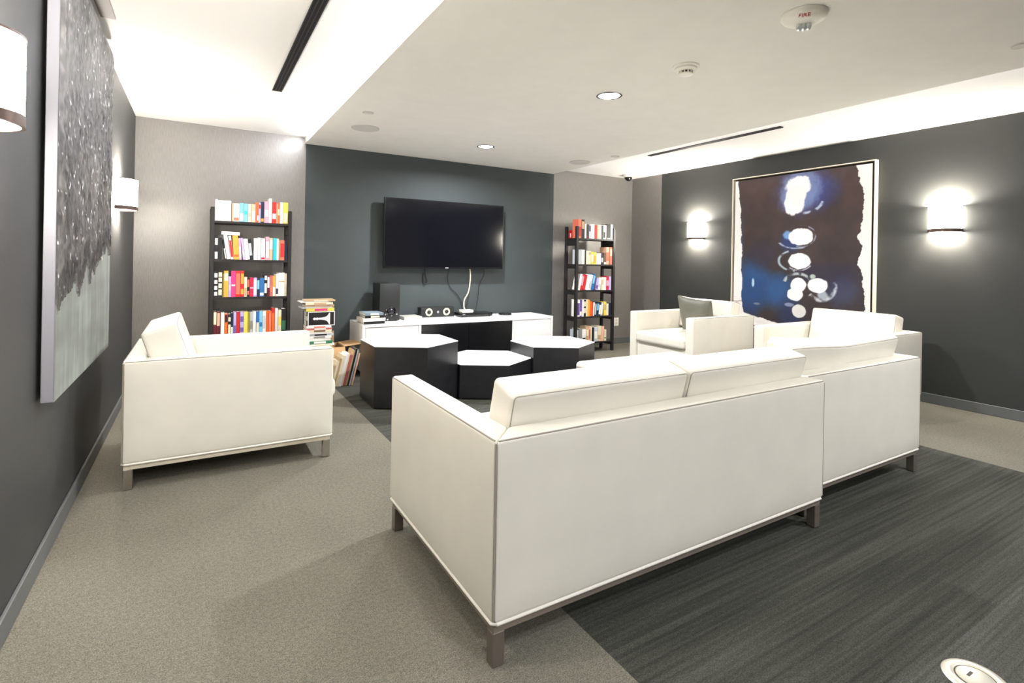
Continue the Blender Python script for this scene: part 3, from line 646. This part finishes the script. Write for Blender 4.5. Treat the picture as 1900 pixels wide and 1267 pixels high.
row(XR0, XR1, yr, RZ[1], [
    (290, 345, .190, 'silver'), (348, 396, .188, 'white'), (398, 416, .180, 'black'), (418, 456, .178, 'cream'), (458, 494, .178, 'cream', 'tan', (0.7, 0.9)), (500, 540, .165, 'yellow', 'cream', (0.2, 0.8)), (542, 582, .162, 'yellow', 'amber', (0.1, 0.7)), (586, 662, .150, 'white'), (666, 702, .148, 'black', 'silver', (0.2, 0.6)), (706, 748, .16, 'brown', 'white', (0.02, 0.2)), (752, 800, .235, 'peach', 'salmon', (0.2, 0.7)), (803, 846, .235, 'salmon', 'peach', (0.5, 0.9))],
    'second', 'right', 0, 286, 850, 0.14)
row(XR0, XR1, yr, RZ[2], [
    (300, 336, .215, 'white', None, (0, 1), 12), (340, 378, .205, 'red', 'pink', (0.3, 0.9), 12), (382, 424, .205, 'crimson', 'red', (0.1, 0.9), 12), (428, 478, .205, 'white', None, (0, 1), 12), (482, 518, .205, 'white', 'silver', (0.1, 0.6), 12), (520, 556, .215, 'blue', 'sky', (0.4, 0.9), 12), (600, 640, .16, 'lavender', 'purple', (0.1, 0.4), 8), (642, 684, .16, 'white', 'silver', (0.2, 0.5), 8), (700, 736, .172, 'cream', 'tan', (0.4, 0.8)), (738, 776, .172, 'white'), (780, 826, .185, 'crimson', 'pink', (0.3, 0.7)), (828, 868, .180, 'lavender')],
    'third', 'right', 0, 300, 880, 0.14)
row(XR0, XR1, yr, RZ[3], [
    (270, 308, .222, 'white', 'purple', (0.1, 0.8)), (310, 344, .222, 'purple', 'white', (0.05, 0.3)), (346, 370, .222, 'white'), (372, 406, .218, 'black', 'cream', ((0.2, 0.5), (0.6, 0.9))), (408, 432, .222, 'cream'), (434, 462, .220, 'amber'), (464, 490, .195, 'orange'), (492, 508, .185, 'red'), (510, 534, .180, 'white', None, (0, 1), 4), (536, 560, .18, 'black', 'silver', (0.1, 0.9), 4), (562, 596, .18, 'navy', 'sky', (0.4, 0.9), 6), (598, 630, .18, 'navy', 'white', (0.1, 0.8), 6), (632, 664, .175, 'silver', 'white', (0.1, 0.9), 6), (690, 726, .185, 'yellow', 'tan', (0.4, 0.8)), (728, 758, .160, 'cream'), (764, 800, .165, 'navy')],
    'fourth', 'right', 0, 266, 808, 0.14)
row(XR0, XR1, yr, RZ[4], [
    (265, 294, .165, 'silver'), (297, 344, .185, 'grey'), (348, 402, .170, 'white', 'black', (0.25, 0.35)), (408, 446, .205, 'tan', 'cream', (0.4, 0.8)), (448, 474, .205, 'peach', 'rose', (0.2, 0.8)), (476, 500, .205, 'cream'), (508, 532, .185, 'black'), (534, 580, .190, 'silver', 'white', (0.2, 0.7)), (586, 640, .200, 'cream', 'tan', (0.1, 0.4), 3), (645, 676, .195, 'peach', None, (0, 1), 3), (690, 724, .150, 'cream', 'green', (0.2, 0.3))],
    'bottom', 'right', 0, 262, 800, 0.14)
# little red tin on the far left of the right bookcase, behind the first books
t = thing('red_tin', 'small red framed tin at the left rear of the right bookcase top', 'tin', (4.262, 5.592, 1.5055))
bm = NB(); box(bm, (0, 0, 0), (0.06, 0.012, 0.11), 0.003, 2); box(bm, (0, 0.052, 0), (0.06, 0.064, 0.11), 0.003, 2); box(bm, (0, 0.012, 0.098), (0.06, 0.052, 0.11)); box(bm, (0, 0.012, 0), (0.06, 0.052, 0.012)); obj('red_frame', bm, bmat('red'), t)
bm = NB(); box(bm, (0.012, 0.013, 0.013), (0.048, 0.051, 0.07), 0.003); obj('white_insert', bm, bmat('white'), t)
# cardboard box and pile of books between left bookcase and console
t = thing('cardboard_box', 'open brown cardboard box with loose flaps between book pile and white console', 'box', (0.905, 5.30, 0))
bm = NB(); tk = 0.005; bw, bd_, bh_ = 0.36, 0.32, 0.315
box(bm, (0, 0, 0), (bw, bd_, tk)); box(bm, (0, 0, tk), (bw, tk, bh_)); box(bm, (0, bd_-tk, tk), (bw, bd_, bh_)); box(bm, (0, tk, tk), (tk, bd_-tk, bh_)); box(bm, (bw-tk, tk, tk), (bw, bd_-tk, bh_)); box(bm, (0, 0, bh_), (0.255, bd_, bh_+tk))
obj('box_body', bm, M_card, t, sm=False)
bm = NB(); box(bm, (0, 0.01, 0), (0.17, bd_-0.01, 0.005), mtx=Matrix.Translation((bw, 0, bh_)) @ Matrix.Rotation(R(-6), 4, 'Y')); obj('flap', bm, M_card, t, sm=False)
bm = NB(); box(bm, (0, 0, 0), (bw-0.02, 0.005, 0.13), mtx=Matrix.Translation((0.02, 0, bh_)) @ Matrix.Rotation(R(148), 4, 'X')); obj('flap', bm, M_card, t, sm=False)
bm = NB(); box(bm, (0.262, bd_-0.06, bh_), (0.31, bd_-0.055, bh_+0.13)); obj('flap', bm, M_card, t, sm=False)
def lying(label, x, y, z, w_, d_, h_, col, band=None, rz=0, mark=None, group='books piled beside the left bookcase'):
    bm = NB(); c = min(0.002, h_*0.15); a = Matrix.Rotation(R(rz), 4, 'Z')
    box(bm, (0, 0, 0), (w_, d_, c), mi=0); box(bm, (0, 0, h_-c), (w_, d_, h_), mi=0); box(bm, (0, 0, c), (w_, c, h_-c), mi=0); box(bm, (0.003, c, c), (w_-0.003, d_-0.003, h_-c), mi=1)
    mats = [bmat(col), M_page]
    if band: mats.append(bmat(band)); box(bm, (w_*0.3, -0.0006, h_*0.15), (w_*0.75, 0, h_*0.85), mi=2)
    o = obj('book', bm, mats, sm=False); o.location = (x, y, z); o.rotation_euler = (0, 0, R(rz)); return tag(o, label, 'book', group)
z = 0.3205
low = [('tan', 'salmon', .245, .016), ('white', 'cream', .262, .018), ('green', 'white', .248, .028), ('white', None, .232, .024), ('white', 'grey', .236, .022), ('silver', 'black', .255, .020), ('white', None, .225, .018), ('cream', 'brown', .235, .020), ('rose', 'white', .236, .018), ('white', 'salmon', .230, .018)]
PO = ['lowest', 'second lowest', 'third from the bottom', 'fourth from the bottom', 'fifth from the bottom', 'sixth from the bottom', 'seventh from the bottom', 'eighth from the bottom', 'ninth from the bottom', 'tenth from the bottom']
for i, (c, b2, w_, h_) in enumerate(low):
    lying(f"{NMW.get(c, c)} book, {PO[i]} in the pile, under the chess-piece cover", 0.905+random.uniform(-0.004, 0.006), 5.315+random.uniform(0, 0.01), z, w_, 0.19, h_, c, b2, random.uniform(-1.5, 1.5)); z += h_+0.0008
z_low = z
mid = [('black', None, .22, .05), ('silver', None, .225, .045), ('black', None, .22, .045)]
for i, (c, b2, w_, h_) in enumerate(mid):
    lying(f"thick {NMW.get(c, c)} book behind the chess-piece cover, {['lowest', 'middle', 'topmost'][i]} of three", 0.912, 5.360, z, w_, 0.15, h_, c, b2, 0); z += h_+0.0008
top = [('yellow', 'magenta', .262, .030), ('silver', None, .275, .010), ('tan', 'peach', .262, .022), ('cream', 'tan', .250, .022), ('white', None, .262, .008), ('tan', 'cream', .282, .014)]
PT = ['lowest of the six', 'second of the six', 'third of the six', 'fourth of the six', 'fifth of the six', 'topmost of the six']
xs = [0.900, 0.862, 0.900, 0.895, 0.850, 0.885]
for i, (c, b2, w_, h_) in enumerate(top):
    lying(f"{NMW.get(c, c)} book, {PT[i]} stacked above the chess-piece cover", xs[i], 5.312+random.uniform(0, .01), z, w_, 0.19, h_, c, b2, random.uniform(-2, 2)); z += h_+0.0008
# the chess-piece cover stands on its long edge
t = thing('chess_book', 'black and white picture cover with a chess piece, upright in the book pile', 'book', (0.918, 5.322, z_low+0.001), R(0)); w_, h_ = 0.250, 0.138
bm = NB(); box(bm, (0, 0.0, 0), (w_, 0.02, h_)); obj('cover', bm, M_lac, t, sm=False)
bm = NB(); box(bm, (0.008, -0.001, 0.008), (w_-0.008, 0, h_-0.008)); pf = obj('black_field', bm, mat('cover_print_black', (22, 18, 20), 0.4), t, sm=False)
# lying chess piece silhouette
prof = [(0.045, 0.0), (0.052, 0.010), (0.062, 0.013), (0.072, 0.009), (0.078, 0.008), (0.084, 0.016), (0.090, 0.009), (0.120, 0.010), (0.150, 0.014), (0.172, 0.022), (0.184, 0.034), (0.192, 0.050), (0.198, 0.056), (0.206, 0.056), (0.206, 0.0)]
t2 = bmesh.new(); zc = h_/2; U = [t2.verts.new((x, -0.0018, zc+r)) for x, r in prof]; Lw = [t2.verts.new((x, -0.0018, zc-r)) for x, r in prof[1:-1]]
vs = U+Lw[::-1]; fc = t2.faces.new(vs[:-1] if False else vs); ex = bmesh.ops.extrude_face_region(t2, geom=[fc])
for v in [e for e in ex['geom'] if isinstance(e, bmesh.types.BMVert)]: v.co.y += 0.0008
bmesh.ops.recalc_face_normals(t2, faces=t2.faces)
bm = NB(); merge(bm, t2); obj('chess_piece_print', bm, mat('print_white', (232, 228, 232), 0.5), t, sm=False)
# books leaning on the floor against the console
lean = [('tan', .018, .20), ('cream', .022, .235), ('tan', .016, .26), ('cream', .026, .29), ('white', .020, .30), ('cream', .018, .30), ('rose', .022, .29), ('tan', .014, .33), ('black', .014, .345), ('silver', .008, .34), ('grey', .014, .32), ('peach', .012, .30)]
x = 1.055; A = 13; n = 0
LO = ['leftmost', 'second from left', 'third from left', 'fourth from left', 'fifth from left', 'sixth from left', 'sixth from right', 'fifth from right', 'fourth from right', 'third from right', 'second from right', 'rightmost']
for c, w_, h_ in lean:
    o = book('book', f"{NMW.get(c, c)} book leaning on the floor beside the console, {LO[n]}", w_, 0.19, h_, c, None, group='books leaning against the console end')
    o.rotation_euler = (0, R(A), 0); o.location = (x, 4.99+random.uniform(0, 0.02), 0.0005+w_*math.sin(R(A))); x += w_/math.cos(R(A))+0.0006; n += 1
bm = NB(); box(bm, (0, 0, 0), (0.012, 0.235, 0.30), 0.001, 1); o = obj('book', bm, mat('cover_taupe', (164, 152, 138), 0.55)); o.location = (x+0.006, 5.215, 0.004); o.rotation_euler = (0, R(12), 0)
tag(o, 'large taupe album leaning upright behind the row of floor books by console', 'book')
# pile of four books on the console's left corner
z = CH+0.0005
for i, (c, b2, x0, y0, w_, d_, h_, wd) in enumerate([('black', None, 1.462, 5.345, .215, .26, .026, 'charcoal-black book, lowest of four on the console corner'), ('white', None, 1.455, 5.350, .232, .25, .032, 'thick white book, third from top on the console corner'),
        ('black', 'cream', 1.475, 5.362, .20, .23, .026, 'dark book with cream page block, second from top on console corner'), ('slate', 'white', 1.475, 5.365, .195, .22, .026, 'blue-grey covered book, topmost of four on the console corner')]):
    o = lying(wd, x0, y0, z, w_, d_, h_, c, b2, (0, 1.5, -1, 1)[i], group='books piled on the console corner'); z += h_+0.0008
# ------------------------------------------------------------------ small wall and floor fittings
t = thing('wall_outlet', 'white wall outlet plate low beside the right bookcase', 'outlet', (5.322, YB, 0.32))
bm = NB(); box(bm, (-0.045, -0.008, -0.06), (0.045, 0, 0.06), 0.003, 2); obj('cover_plate', bm, M_devw, t)
for zz in (-0.028, 0.012):
    bm = NB(); box(bm, (-0.014, -0.0095, zz), (0.014, -0.008, zz+0.022)); obj('socket', bm, mat('socket_shade', (205, 200, 190), 0.5), t, sm=False)
t = thing('floor_outlet', 'round silver floor outlet cover set in the dark carpet, bottom right', 'outlet', (1.972, 0.612, 0))
bm = NB(); lathe(bm, [(0.050, 0.0035), (0.058, 0.006), (0.074, 0.005), (0.080, 0.0)], seg=48); obj('rim', bm, mat('satin_nickel', (226, 220, 204), 0.3, metal=0.6), t, ang=60)
bm = NB(); lathe(bm, [(0, 0.0062), (0.040, 0.0062), (0.046, 0.0045), (0.046, 0.0)], seg=40); obj('lid', bm, mat('satin_nickel_lid', (200, 198, 186), 0.35, metal=0.6), t)
bm = NB(); box(bm, (-0.014, 0.010, 0.0062), (0.014, 0.018, 0.0070), 0.0003, 1); obj('finger_slot', bm, mat('slot_shade', (70, 66, 56), 0.6), t)
bm = NB(); lathe(bm, [(0.046, 0.0030), (0.050, 0.0030)], seg=40); obj('lid_gap', bm, MC['slot_shade'], t)

# ------------------------------------------------------------------ artworks
def vnoise(U, V, sc, seed=0, octv=4):
    r = np.random.default_rng(seed); out = np.zeros_like(U); amp = 1; tot = 0
    for o_ in range(octv):
        g = r.random((67, 67)); u = (U*sc*2**o_) % 64; v = (V*sc*2**o_) % 64
        i = u.astype(int); j = v.astype(int); a = u-i; b = v-j; a = a*a*(3-2*a); b = b*b*(3-2*b)
        out += amp*((g[i, j]*(1-a)+g[i+1, j]*a)*(1-b)+(g[i, j+1]*(1-a)+g[i+1, j+1]*a)*b); tot += amp; amp *= 0.5
    return out/tot
def grid_art(name, P0, eu, ev, nu, nv, color, disp, nrm, material, parent):
    """sheet of nu x nv vertices; color(u,v)->(n,3) 0..255, disp(u,v)->metres along nrm"""
    u, v = np.meshgrid(np.linspace(0, 1, nu), np.linspace(0, 1, nv), indexing='ij')
    C = color(u, v); D = disp(u, v)
    P = np.array(P0)[None, None]+u[..., None]*np.array(eu)+v[..., None]*np.array(ev)+D[..., None]*np.array(nrm)
    me = bpy.data.meshes.new(name); N = nu*nv
    idx = np.arange(N).reshape(nu, nv); F = np.stack([idx[:-1, :-1], idx[1:, :-1], idx[1:, 1:], idx[:-1, 1:]], -1).reshape(-1, 4)
    me.from_pydata(P.reshape(-1, 3).tolist(), [], F.tolist())
    at = me.color_attributes.new('paint', 'FLOAT_COLOR', 'POINT'); A = np.ones((N, 4)); A[:, :3] = s2l(np.clip(C, 0, 255).reshape(-1, 3)); at.data.foreach_set('color', A.ravel())
    me.materials.append(material); me.polygons.foreach_set('use_smooth', [True]*len(me.polygons)); me.update()
    o = bpy.data.objects.new(name, me); COL.objects.link(o); o.parent = parent; return o
def sm(x, a, b):
    t_ = np.clip((x-a)/(b-a), 0, 1); return t_*t_*(3-2*t_)
# abstract painting on the right wall : Y from 4.07 (left in view) to 2.565, z 0.50 to 2.20
PY0, PY1, PZ0, PZ1 = 4.065, 2.565, 0.50, 2.195
PW, PH = PY0-PY1, PZ1-PZ0
def col_paint(u, v):
    y = PY0-u*PW; z = PZ0+v*PH
    n1 = vnoise(u, v, 5, 1); n2 = vnoise(u, v, 14, 2); n3 = vnoise(u*3, v*0.6, 9, 3)
    base = np.array([50, 40, 41])[None, None]*(0.75+0.5*n1[..., None]); base = base+(n2[..., None]-.5)*np.array([22, 10, 6])
    top = sm(v, 0.3, 1.0)[..., None]; base = base+top*np.array([16, 6, 0])
    C = base
    def blend(C, m, c): return C*(1-m[..., None])+np.array(c)[None, None]*m[..., None]
    def blob(yc, zc, ry, rz, soft, wob=0.12, seed=5, rot=0.0):
        dy = -(y-yc); dz = z-zc; a = math.cos(rot); b = math.sin(rot); p = (dy*a+dz*b)/ry; q = (-dy*b+dz*a)/rz
        d = np.sqrt(p*p+q*q)+(vnoise(u, v, 9, seed)-.5)*2*wob+(vnoise(u, v, 44, seed+90, 3)-.5)*wob*1.3
        return 1-sm(d, 1-soft, 1+soft)
    def arc(yc, zc, ry, rz, th, a0, a1, seed=3):
        dy = -(y-yc)/ry; dz = (z-zc)/rz; d = np.sqrt(dy*dy+dz*dz)+(vnoise(u, v, 12, seed)-.5)*0.12; an = np.degrees(np.arctan2(dz, dy)) % 360
        m = (1-sm(np.abs(d-1), th*0.25, th*1.1))*sm(vnoise(u, v, 24, seed+7, 3), 0.28, 0.6)
        inside = ((an-a0) % 360) < ((a1-a0) % 360); return m*inside
    # blue passages
    for (yc, zc, ry, rz, c, k, s_) in ((3.82, 0.95, .22, .26, (24, 74, 128), .85, 11), (3.88, 0.80, .16, .22, (30, 66, 120), .7, 12), (3.62, .93, .2, .16, (26, 66, 122), .6, 13), (3.48, .90, .17, .18, (34, 82, 138), .85, 14), (3.80, 1.12, .15, .10, (34, 80, 136), .6, 15),
                                       (2.83, .95, .16, .15, (58, 66, 104), .7, 16), (2.97, 1.12, .3, .12, (34, 32, 66), .5, 17), (3.36, .66, .14, .16, (26, 40, 86), .7, 18), (3.02, 1.97, .16, .16, (38, 40, 92), .75, 19), (3.24, 2.02, .27, .24, (66, 76, 142), .75, 20),
                                       (3.38, 1.45, .10, .10, (34, 58, 120), .8, 21), (3.99, 1.35, .05, .5, (60, 76, 110), .5, 22), (3.70, 1.30, .18, .16, (36, 34, 60), .5, 23)):
        C = blend(C, blob(yc, zc, ry, rz, 0.55, 0.25, s_)*k, c)
    C = blend(C, blob(3.275, 2.02, .215, .20, .25, .2, 24)*0.55, (150, 172, 214)); C = blend(C, blob(3.30, 1.93, .2, .16, .3, .2, 25)*0.45, (120, 140, 190))
    W_ = (250, 250, 250)
    C = blend(C, blob(3.30, 2.055, .145, .115, .10, .22, 26), W_); C = blend(C, blob(3.33, 1.87, .115, .125, .10, .2, 27), W_)
    C = blend(C, blob(3.31, 1.96, .11, .1, .12, .15, 28), (252, 250, 246))
    C = blend(C, arc(3.22, 1.95, .21, .19, .10, 265, 335)*.9, (190, 206, 230))
    C = blend(C, blob(3.405, 1.535, .05, .05, .3, .3, 29)*.9, (120, 170, 226))
    C = blend(C, blob(3.255, 1.512, .130, .092, .07, .14, 30), W_); C = blend(C, arc(3.25, 1.515, .155, .115, .08, 250, 60)*.8, (160, 165, 190))
    C = blend(C, arc(3.31, 1.47, .19, .085, .12, 195, 300)*.9, (176, 190, 210))
    C = blend(C, blob(3.272, 1.248, .122, .085, .07, .12, 31), W_); C = blend(C, arc(3.33, 1.25, .17, .11, .12, 110, 275)*.9, (180, 196, 206)); C = blend(C, arc(3.27, 1.25, .15, .105, .08, 225, 330)*.9, (186, 190, 204))
    C = blend(C, arc(3.28, .99, .155, .12, .18, 15, 165)*.95, (188, 198, 200))
    C = blend(C, arc(3.03, .975, .14, .13, .22, 215, 30)*.95, (198, 206, 216)); C = blend(C, blob(3.02, .90, .06, .05, .3, .3, 36)*.9, (176, 186, 200))
    C = blend(C, blob(3.276, .988, .088, .080, .07, .12, 32), W_); C = blend(C, blob(3.305, .885, .082, .068, .08, .16, 33), (246, 246, 244)); C = blend(C, blob(3.068, .994, .106, .076, .07, .1, 34), W_)
    C = blend(C, blob(3.12, 1.085, .03, .025, .3, .2, 37)*.9, (190, 206, 196))
    C = blend(C, blob(3.262, .708, .075, .070, .06, .08, 35), (222, 220, 216)); C = blend(C, blob(3.37, .77, .05, .02, .3, .2, 38)*.8, (150, 160, 190))
    C = blend(C, blob(3.81, .99, .018, .05, .3, .2, 39)*.9, (190, 214, 236)); C = blend(C, blob(3.76, .75, .04, .012, .4, .2, 40)*.6, (150, 150, 150))
    # raw canvas margins with torn-looking edges
    zz = np.array([0.5, .62, .81, 1.11, 1.22, 1.40, 1.50, 1.59, 1.73, 1.90, 2.07, 2.2]); yy = np.array([2.62, 2.62, 2.62, 2.638, 2.684, 2.655, 2.688, 2.658, 2.641, 2.632, 2.679, 2.713])
    jag = (vnoise(u*0.1, v, 26, 50)-.5)*0.05+(vnoise(u*0.1, v, 70, 51)-.5)*0.02
    right = y < np.interp(z, zz, yy)+jag
    yl_ = np.interp(z, [0.5, .55, .635, .70, .9, 1.4, 1.9, 2.15, 2.2], [3.3, 3.55, 3.922, 3.955, 3.957, 3.965, 3.995, 4.02, 4.03]); left = y > yl_+(vnoise(u*0.1, v, 24, 52)-.5)*0.035
    bot = z < np.interp(y, [2.5, 3.0, 3.5, 3.95, 4.1], [.53, .53, .555, .64, .66])+(vnoise(u, v*.1, 24, 53)-.5)*0.03
    can = (right | left | bot).astype(float)
    C = blend(C, can, (240, 236, 232))
    stroke = can*sm(vnoise(u*0.25, v*2, 30, 54), 0.62, 0.7)*sm(-v, -0.25, -0.1)*0.6; C = blend(C, stroke, (120, 92, 84))
    return C
t = thing('abstract_painting', 'large framed abstract painting with white discs and blue on dark brown, right wall', 'painting', (XR, 0, 0))
grid_art('canvas', (-0.045, PY0, PZ0), (0, -PW, 0), (0, 0, PH), 300, 340, col_paint, lambda u, v: 0.0015*vnoise(u, v, 30, 9), (-1, 0, 0), paint('painting_paint', 'paint', 0.55), t)
bm = NB(); box(bm, (-0.044, PY1, PZ0), (-0.008, PY0, PZ1)); obj('stretcher', bm, mat('canvas_edge', (70, 60, 56), 0.8), t, sm=False)
bm = NB(); M_fr = mat('pale_wood_frame', (234, 224, 204), 0.5); fo = 0.022; fw = 0.010
for a, b2 in (((PY1-fo-fw, PZ0-fo-fw), (PY1-fo, PZ1+fo+fw)), ((PY0+fo, PZ0-fo-fw), (PY0+fo+fw, PZ1+fo+fw)), ((PY1-fo, PZ0-fo-fw), (PY0+fo, PZ0-fo)), ((PY1-fo, PZ1+fo), (PY0+fo, PZ1+fo+fw))):
    box(bm, (-0.06, a[0], a[1]), (0, b2[0], b2[1]), 0.0015, 1)
obj('frame', bm, M_fr, t, sm=False)
bm = NB()
for a, b2 in (((PY1-fo, PZ0-fo), (PY1, PZ1+fo)), ((PY0, PZ0-fo), (PY0+fo, PZ1+fo)), ((PY1, PZ0-fo), (PY0, PZ0)), ((PY1, PZ1), (PY0, PZ1+fo))):
    box(bm, (-0.012, a[0], a[1]), (-0.002, b2[0], b2[1]))
obj('shadow_gap', bm, mat('frame_recess', (44, 36, 32), 0.8), t, sm=False)
# textured charcoal panel on the left wall
AY0, AY1, AZ0, AZ1 = 2.54, 3.94, 0.642, 2.385
AW, AH = AY1-AY0, AZ1-AZ0
def seam(u): return 0.235+0.075*sm(u, 0.1, 0.95)+0.03*np.floor(u*6)/6+(vnoise(u, u*0, 16, 71)-.5)*0.09+(np.floor(vnoise(u, u*0+.3, 9, 72)*6)/6-.5)*0.07
def col_art(u, v):
    n1 = vnoise(u, v, 7, 61); n2 = vnoise(u, v, 40, 62, 3); n3 = vnoise(u*2.5, v*0.35, 14, 63)
    rough = np.array([98, 95, 93])*(0.50+0.62*n1[..., None]+0.5*(n2[..., None]-.3)*1.0)
    rough = rough+(n3[..., None]-.5)*30+(vnoise(u, v, 60, 77, 2)[..., None]-.5)*70
    spark = sm(vnoise(u, v, 62, 64, 2), 0.76, 0.84)[..., None]; rough = rough*(1-spark)+np.array([226, 226, 228])*spark
    d = v-seam(u); band = sm(-np.abs(d-0.04), -0.06, -0.0)[..., None]; rough = rough*(1-0.45*band)
    streak = vnoise(u*2.2, v*0.4, 16, 65); sky = vnoise(u*0.5, v*2.5, 6, 66)
    pale = np.array([136, 142, 136])*(0.72+0.30*streak[..., None]+0.34*(sky[..., None]-.35))
    m = (d > 0).astype(float)[..., None]
    return rough*m+pale*(1-m)
def dis_art(u, v):
    m = (v > seam(u)).astype(float); return m*sm(np.minimum(np.minimum(u,1-u),1-v), 0.0, 0.03)*(0.002+0.010*(vnoise(u, v, 40, 67, 3)**2)+0.004*vnoise(u, v, 62, 68, 2))
t = thing('textured_panel', 'tall grey textured relief panel with a smooth pale lower part on left wall', 'wall art', (XL+0.001, 0, 0))
grid_art('relief_face', (0.050, AY1, AZ0), (0, -AW, 0), (0, 0, AH), 260, 320, lambda u, v: col_art(1-u, v), lambda u, v: dis_art(1-u, v), (1, 0, 0), paint('relief_paint', 'paint', 0.55), t)
bm = NB(); box(bm, (0.012, AY0, AZ0), (0.0495, AY1, AZ1), 0.002, 1); obj('panel_edge', bm, mat('silver_grey_edge', (150, 150, 158), 0.4, metal=0.3), t, sm=False)
bm = NB(); box(bm, (0, AY0+0.15, AZ0+0.15), (0.012, AY1-0.15, AZ1-0.15)); obj('wall_batten', bm, M_black, t, sm=False)
